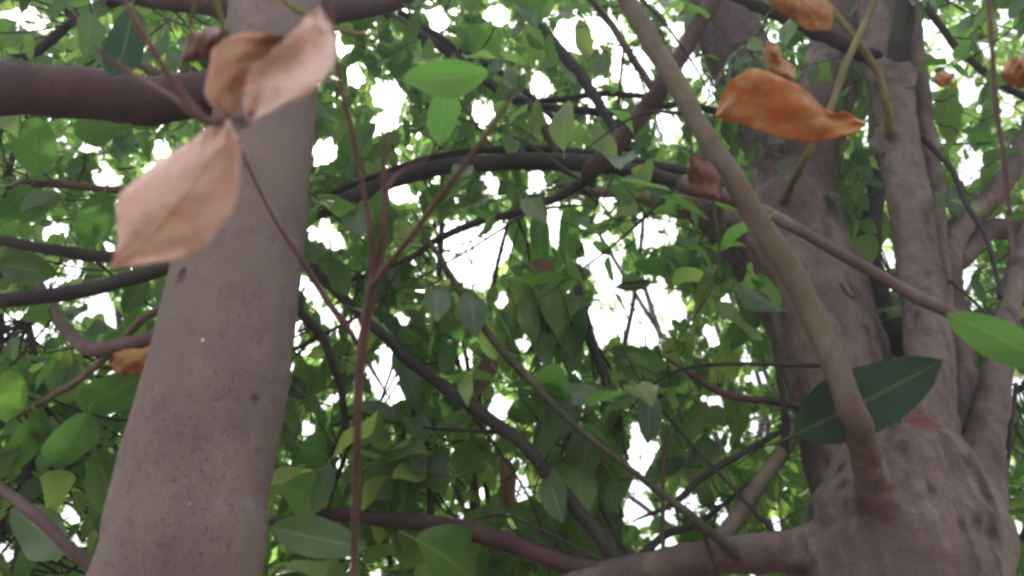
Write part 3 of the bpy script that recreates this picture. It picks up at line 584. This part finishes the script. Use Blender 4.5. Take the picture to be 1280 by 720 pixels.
# ------------------------------------------------------------------ single leaves one can pick out
def seen_leaf(T, bx, by, tx, ty, Y, k='leaf', roll=0, tmpl=None, tipback=0.0, widen=1.0):
    a = at(bx, by, Y); b_ = at(tx, ty, Y); 
    b_ = ad(tx, ty, depth(a)*(1+tipback)); d = b_-a; v = ((a+b_)/2-CAM).normalized()
    nrm = (-v+d.normalized().cross(v)*roll)
    o = leaf_obj(T, FINEM[k][tmpl if tmpl is not None else random.randrange(len(HI))], a, d, nrm, d.length)
    if widen != 1: o.matrix_basis = o.matrix_basis @ Matrix.Diagonal((widen, 1, 1, 1))
    return o
SL = [ # tree, base px, tip px, Y, material, roll, template, tipback, widen
 (B, 966,556,1172,464,1.10,'leaf_dark',.3,3,.03,.95), (B, 1330,466,1176,378,.95,'leaf',.35,3,.0,.8),
 (A, 168,-10,150,125,.62,'leaf_teal',.3,4,.05,.8), (B, 628,86,494,112,.62,'leaf',.35,1,.0,.85), (B, 560,100,546,172,.8,'leaf',.4,3,.1,1.0),
 (B, 808,418,803,518,1.5,'leaf',.1,4,.1,1.05), (B, 632,378,624,432,1.5,'leaf_pale',.1,1,0,1.1), (B, 697,345,686,455,1.5,'leaf',.3,5,.1,.95), (B, 712,240,709,338,1.5,'leaf',.3,6,.05,.8),
 (B, 770,320,740,300,1.6,'leaf',.3,3,0,1), (B, 880,300,845,312,1.6,'leaf_pale',.2,3,0,1.1), (B, 955,385,905,425,1.6,'leaf',.1,3,0,1.1), (B, 900,425,912,495,1.6,'leaf_pale',.2,0,.1,.9),
 (B, 758,545,768,650,1.4,'leaf',.2,0,.1,1.0), (B, 833,535,850,650,1.5,'leaf',.2,4,.1,.9), (B, 882,530,875,620,1.5,'leaf',.5,6,.1,1), (B, 472,518,555,512,1.45,'leaf',.5,0,.05,.9),
 (B, 545,520,600,560,1.5,'leaf',.3,1,.05,1.1), (B, 700,500,625,530,1.4,'leaf',.3,4,.0,1.0), (B, 620,540,560,600,1.4,'leaf',.2,0,.05,1.1), (A, 362,556,446,572,1.3,'leaf',.3,4,.1,1.0), (A, 330,600,440,640,1.3,'leaf',.4,1,.1,1.0),
 (A, 320,655,455,690,1.2,'leaf',.3,3,.05,.95), (B, 500,665,640,735,1.25,'leaf',.4,1,.1,1.0), (B, 430,690,360,760,1.3,'leaf',.3,1,.1,1.1), (B, 545,710,480,650,1.4,'leaf',.4,0,.1,1.0),
 (A, 40,135,50,225,1.1,'leaf',.15,4,.0,1.25), (A, 155,155,78,175,1.1,'leaf',.2,1,.0,1.15), (A, 135,228,105,315,1.15,'leaf',.2,0,.0,1.2), (A, 80,250,-10,262,1.15,'leaf',.3,3,.0,1.0), (A, -10,330,68,338,1.2,'leaf',.2,4,.0,1.2),
 (A, 120,500,60,600,1.15,'leaf',.35,0,.05,1.0), (A, 110,545,160,660,1.2,'leaf',.3,1,.05,.9), (A, 10,450,20,540,1.2,'leaf',.3,4,0,1.0), (A, 60,500,10,600,1.25,'leaf',.4,0,0,1.0), (A, 150,400,190,340,1.3,'leaf',.3,3,0,1.0),
 (A, 40,590,110,640,1.25,'leaf_pale',.4,1,.1,1), (A, 90,700,30,640,1.3,'leaf',.4,3,.1,1), (A, 195,460,95,520,1.3,'leaf',.4,6,.1,1.0),
 (B, 1182,100,1188,182,1.45,'leaf',.2,6,.0,1.1), (B, 1240,20,1180,60,1.6,'leaf',.4,0,.1,1.1), (B, 1090,240,1085,330,1.7,'leaf_pale',.3,1,.0,1.3), (B, 1060,200,1052,300,1.8,'leaf',.3,0,.0,1.2), (B, 1100,300,1068,250,1.8,'leaf',.3,0,.0,1.2),
 (B, 580,260,510,250,1.5,'leaf',.2,4,0,1.2), (B, 500,275,440,262,1.55,'leaf',.3,0,0,1.3), (B, 470,60,530,95,1.5,'leaf',.3,0,.1,1.2), (B, 560,35,650,95,1.45,'leaf',.3,1,.1,1.2), (B, 700,-15,650,30,1.4,'leaf',.4,1,0,1.2), (B, 740,80,720,20,1.5,'leaf_pale',.3,0,0,1.),
 (B, 690,65,750,100,1.6,'leaf_pale',.3,4,0,1.1), (B, 420,200,470,150,1.5,'leaf',.3,0,.0,1.1), (B, 400,130,450,180,1.55,'leaf_pale',.3,1,.0,1.1),
 (B, 670,250,678,345,1.7,'leaf',.4,6,.0,.9), (B, 640,255,655,320,1.7,'leaf',.3,0,.0,1), (B, 850,340,790,325,1.7,'leaf',.5,3,.0,1), (B, 820,350,770,362,1.7,'leaf_teal',.6,0,.0,.8),
 (B, 500,390,450,330,1.5,'leaf',.3,1,.0,1.1), (B, 540,420,490,450,1.6,'leaf',.4,0,.0,1.1), (B, 470,560,520,610,1.5,'leaf_teal',.4,0,.0,1.1), (B, 700,690,640,640,1.5,'leaf',.4,0,.0,1.1),
 (B, 720,640,690,570,1.6,'leaf',.3,0,.0,1.1), (B, 870,500,850,560,1.6,'leaf',.3,1,.0,1.1), (B, 930,600,960,650,1.6,'leaf_pale',.3,1,.0,1.2), (A, 390,500,350,470,1.4,'leaf_teal',.3,1,.0,1.2),
 (B, 740,505,736,540,1.6,'yellow',.3,0,.0,.7), (B, 620,430,590,500,1.45,'dry_dull',.5,2,.0,1.),
 (B, 625,560,640,640,1.4,'dry_dull',.7,2,.0,.9), (B, 660,325,702,345,1.5,'dry_dull',.4,4,.0,1.2), (A, 20,515,60,530,1.4,'yellow',.5,0,.0,.8), (A, 120,590,105,620,1.4,'dry_rust',.3,0,.0,1.),
]
for (T, bx, by, tx, ty, Y, k, ro, tm, tb, wd) in SL: seen_leaf(T, bx, by, tx, ty, Y, k, ro, tm, tb, wd)

# ------------------------------------------------------------------ near dead twigs
def own_twig(name, label, cat, paths, mat):
    V = []; F = []; off = 0
    for i, s in enumerate(paths):
        v, f = tube_geo(catmull([(*ad(a, b_, d), r*d/FPX) for a, b_, d, r in s], 6), 8, .16, 7+i, off); V.append(v); F += f; off += len(v)
    me = bpy.data.meshes.new(name); me.from_pydata(np.concatenate(V).tolist(), [], F); me.update()
    return tag(link(name, me, mat), label, cat)
own_twig('hanging_twig', 'long thin red-brown twig hanging upright and forked, right of the smooth left trunk', 'twig', [
 [(438, 860, .80, 5.5), (442, 720, .80, 5.5), (446, 574, .79, 5), (449, 470, .78, 5.5), (456, 410, .78, 6.5), (466, 355, .77, 7), (474, 325, .77, 6), (479, 290, .76, 4), (481, 235, .76, 3.5), (480, 190, .76, 2.5), (484, 160, .76, 1.2)],
 [(467, 350, .77, 5), (464, 300, .76, 4), (455, 240, .75, 3.5), (441, 167, .74, 3.3), (427, 115, .73, 3.3), (419, 60, .72, 3), (410, -40, .7, 3)],
 [(467, 356, .77, 5), (490, 325, .72, 4), (522, 285, .66, 4), (552, 243, .60, 4.2), (587, 198, .54, 4.2), (620, 150, .49, 4), (640, 118, .46, 2), (646, 108, .45, .6)],
 [(481, 240, .76, 4), (500, 215, .78, 2.5), (534, 200, .8, .7)]], M['redtwig'])
own_twig('drooping_twig', 'blurred reddish twig from which the pink dry leaves hang, crossing the maroon limb', 'twig', [
 [(130, -60, .52, 5), (155, 0, .52, 5), (190, 60, .52, 5), (225, 115, .52, 5.5), (255, 150, .52, 6), (280, 152, .52, 4)],
 [(104, 48, .56, .7), (160, 90, .56, 3.5), (210, 118, .54, 3.5), (250, 148, .52, 4)],
 [(255, 150, .52, 4), (285, 148, .53, 3), (312, 150, .54, 2.5)]], M['redtwig'])
own_twig('vine_stem', 'thin reddish stem running slantwise down across the smooth left trunk', 'stem', [
 [(288, 160, .88, 2.4), (323, 235, .88, 2.4), (347, 280, .88, 2.6), (375, 322, .88, 3.6), (405, 370, .9, 4), (440, 419, .93, 4), (470, 470, .98, 2.4), (500, 520, 1.02, .8)]], M['redtwig'])
own_twig('green_shoot', 'short yellow-green shoot at the top edge over the left trunk, left of the pale leaf', 'twig', [
 [(262, -60, .6, 4), (270, 0, .6, 4.2), (285, 48, .6, 4)], [(270, -40, .6, 3), (240, 20, .62, 3), (238, 45, .62, 2.5)]], M['greentwig'])
own_twig('arching_shoot', 'yellow-green shoot arching over the pale pink leaf at the top edge', 'twig', [
 [(330, -40, .66, 3.5), (355, 0, .66, 4), (385, 20, .66, 4), (425, 38, .68, 3.2), (470, 45, .7, 2.5)]], M['greentwig'])
own_twig('grey_twig', 'thin upright grey-brown twig near the right edge beside the rusty leaf', 'twig', [
 [(1262, 270, .8, 3.5), (1255, 200, .8, 3.5), (1245, 130, .8, 4), (1240, 60, .8, 3), (1232, -40, .8, 3)], [(1268, 330, .8, 3), (1262, 270, .8, 3.5)]], M['pinktwig'])

# ------------------------------------------------------------------ dry leaves caught on the twigs
def dry_leaf(name, label, left, mid, right, d0, mat, curl=.012, wave=.006, tipd=0.0, n=16, cols=5, seed=0, jag=1.4, group='dry leaves caught in the branches', petiole=None):
    r = np.random.default_rng(seed); per = 6
    Ls, Ms, Rs = (catmull([(*p, 0) for p in x], per)[:, :2] for x in (left, mid, right)); N = len(Ms)
    V = []; UV = []; F = []; ph = r.uniform(0, 6, 5); ss = np.linspace(-1, 1, 2*cols+1)
    for i in range(N):
        t = i/(N-1)
        for s in ss:
            e = Ls[i] if s < 0 else Rs[i]; p = Ms[i]*(1-abs(s))+e*abs(s)
            dd = d0+tipd*t+curl*abs(s)**1.7*math.sin(math.pi*t)+.0012*math.cos(2*math.pi*(11*t-3.5*abs(s)))*min(1, 4*abs(s))+wave*(math.sin(5*t+ph[0]+s*1.5)+.5*math.sin(11*t+ph[1]-3*s)+.25*math.sin(19*t+7*s+ph[2]))
            jit = jag*(math.sin(23*t+ph[3]+s*4)+.6*math.sin(41*t+ph[4]-s*3))*abs(s)**4*math.sin(math.pi*t)
            V.append(tuple(ad(p[0]+jit, p[1]+jit*.6, dd))); UV.append((.5+s*.5, t))
    m = len(ss)
    for i in range(N-1):
        for j in range(m-1): F.append((i*m+j, i*m+j+1, (i+1)*m+j+1, (i+1)*m+j))
    me = tmesh(name, (np.array(V), np.array(UV), F), M[mat])
    o = bpy.data.objects.new(name, me); COL.objects.link(o)
    so = o.modifiers.new('thickness', 'SOLIDIFY'); so.thickness = .0005; so.offset = 0
    if petiole:
        v, f = tube_geo(catmull([(*ad(a, b_, d0+dd), rr*d0/FPX) for a, b_, dd, rr in petiole], 5), 6, .05, 3)
        pm = bpy.data.meshes.new('petiole'); pm.from_pydata(v.tolist(), [], f); link('petiole', pm, M['redtwig'], o)
    return tag(o, label, 'dry leaf', group)
dry_leaf('dry_leaf', 'largest pink dry leaf, hanging broad in front of the left trunk',
 [(286,148),(250,167),(203,200),(150,242),(147,300),(138,336)], [(286,148),(268,190),(243,228),(212,268),(178,305),(138,336)], [(286,148),(299,182),(299,235),(276,288),(228,322),(138,336)],
 .52, 'dry_pink', curl=.010, wave=.004, seed=1, petiole=[(290,158,0,2.5),(286,148,0,2.5),(282,138,0,2)])
dry_leaf('dry_leaf', 'pale pink dry leaf with its tip pointing up, over the top of the left trunk',
 [(310,153),(306,115),(318,82),(346,60),(374,30),(399,8)], [(310,153),(325,118),(350,92),(374,64),(391,36),(399,8)], [(310,153),(345,136),(388,114),(415,86),(418,42),(399,8)],
 .50, 'dry_pale', curl=-.010, wave=.004, seed=2, petiole=[(312,140,0,2.5),(310,153,.005,2.5),(300,158,.01,2)])
dry_leaf('dry_leaf', 'folded brown dry leaf with orange upper edge, tucked behind the pale pink leaf',
 [(357,45),(312,41),(275,52),(261,85),(258,122),(284,152)], [(357,45),(322,56),(296,76),(282,102),(276,128),(284,152)], [(357,45),(338,74),(318,90),(305,108),(299,132),(284,152)],
 .56, 'dry_brown', curl=.02, wave=.006, seed=3)
dry_leaf('dry_leaf', 'small dark maroon dry leaf where the maroon limb meets the left trunk',
 [(226,78),(232,52),(250,38),(268,33),(279,36)], [(226,78),(240,65),(256,55),(268,45),(279,36)], [(226,78),(246,77),(266,72),(279,58),(279,36)],
 .70, 'dry_rust', curl=.02, wave=.006, seed=4)
dry_leaf('dry_leaf', 'big curled orange dry leaf lying against the dark upper stem of the right tree',
 [(894,146),(910,103),(948,88),(1000,107),(1034,137),(1060,141),(1084,156)], [(894,146),(918,128),(955,130),(1000,142),(1036,152),(1062,156),(1084,156)], [(894,146),(920,155),(955,165),(1000,179),(1036,174),(1062,170),(1084,156)],
 1.15, 'dry_orange', curl=.012, wave=.012, seed=5, jag=3.2)
dry_leaf('dry_leaf', 'small crinkled pale orange dry leaf just above the big orange one',
 [(960,50),(955,68),(960,85),(975,98),(992,102)], [(960,50),(968,66),(975,80),(984,92),(992,102)], [(960,50),(974,58),(978,72),(994,84),(992,102)],
 1.2, 'dry_orange', curl=.03, wave=.012, seed=6)
dry_leaf('dry_leaf', 'tan dry leaf at the top edge, above the dark crossing branch on the right',
 [(955,-30),(962,5),(985,22),(1010,38),(1036,40)], [(955,-30),(980,-8),(1000,8),(1018,22),(1036,40)], [(955,-30),(995,-28),(1025,-8),(1042,15),(1036,40)],
 1.3, 'dry_orange', curl=.02, wave=.006, seed=7)
dry_leaf('dry_leaf', 'orange dry leaf under the forked branch left of the smooth trunk',
 [(136,455),(145,440),(165,436),(192,434),(205,440)], [(136,455),(150,453),(168,451),(190,450),(205,440)], [(136,455),(150,470),(170,468),(192,462),(205,440)],
 1.22, 'dry_orange', curl=.01, wave=.006, seed=8)
dry_leaf('dry_leaf', 'crumpled rusty orange leaf at the right edge near the top corner',
 [(1250,95),(1258,78),(1270,72),(1282,70),(1296,74)], [(1250,95),(1260,92),(1270,90),(1282,88),(1296,74)], [(1250,95),(1262,108),(1272,110),(1284,108),(1296,74)],
 1.0, 'dry_orange', curl=.03, wave=.012, seed=9)
dry_leaf('dry_leaf', 'rust brown dry leaf stuck behind the long olive shoot, beside the broken tan branch',
 [(866,190),(860,212),(862,232),(875,246),(900,250)], [(866,190),(872,208),(878,224),(886,238),(900,250)], [(866,190),(885,200),(898,214),(904,230),(900,250)],
 1.28, 'dry_rust', curl=.02, wave=.008, seed=10)
dry_leaf('dry_leaf', 'small faded orange leaf above the dangling green leaf, right of the grey stems',
 [(1166,100),(1170,92),(1180,90),(1194,93)], [(1166,100),(1175,99),(1184,98),(1194,93)], [(1166,100),(1174,108),(1186,106),(1194,93)],
 1.3, 'dry_orange', curl=.01, wave=.004, seed=11)
# ------------------------------------------------------------------ added thin volume that imitates lens glare round the sky openings
bm = bmesh.new(); bmesh.ops.create_cube(bm, size=1)
for v in bm.verts: v.co = Vector((v.co.x*126, v.co.y*126, -1.2 if v.co.z < 0 else 16))
me = bpy.data.meshes.new('glare_veil'); bm.to_mesh(me); hm, n, l = new_mat('glare_veil_volume')
pv = n.new('ShaderNodeVolumePrincipled'); pv.inputs['Color'].default_value = (.93, .95, 1, 1); pv.inputs['Density'].default_value = .026; pv.inputs['Anisotropy'].default_value = .3
oo = n.new('ShaderNodeOutputMaterial'); l.new(pv.outputs[0], oo.inputs['Volume'])
ho = link('glare_veil', me, hm, smooth=False); ho['kind'] = 'stuff'
print('objects', len(bpy.data.objects), 'tris', sum(len(m.loops)-2*len(m.polygons) for m in bpy.data.meshes))
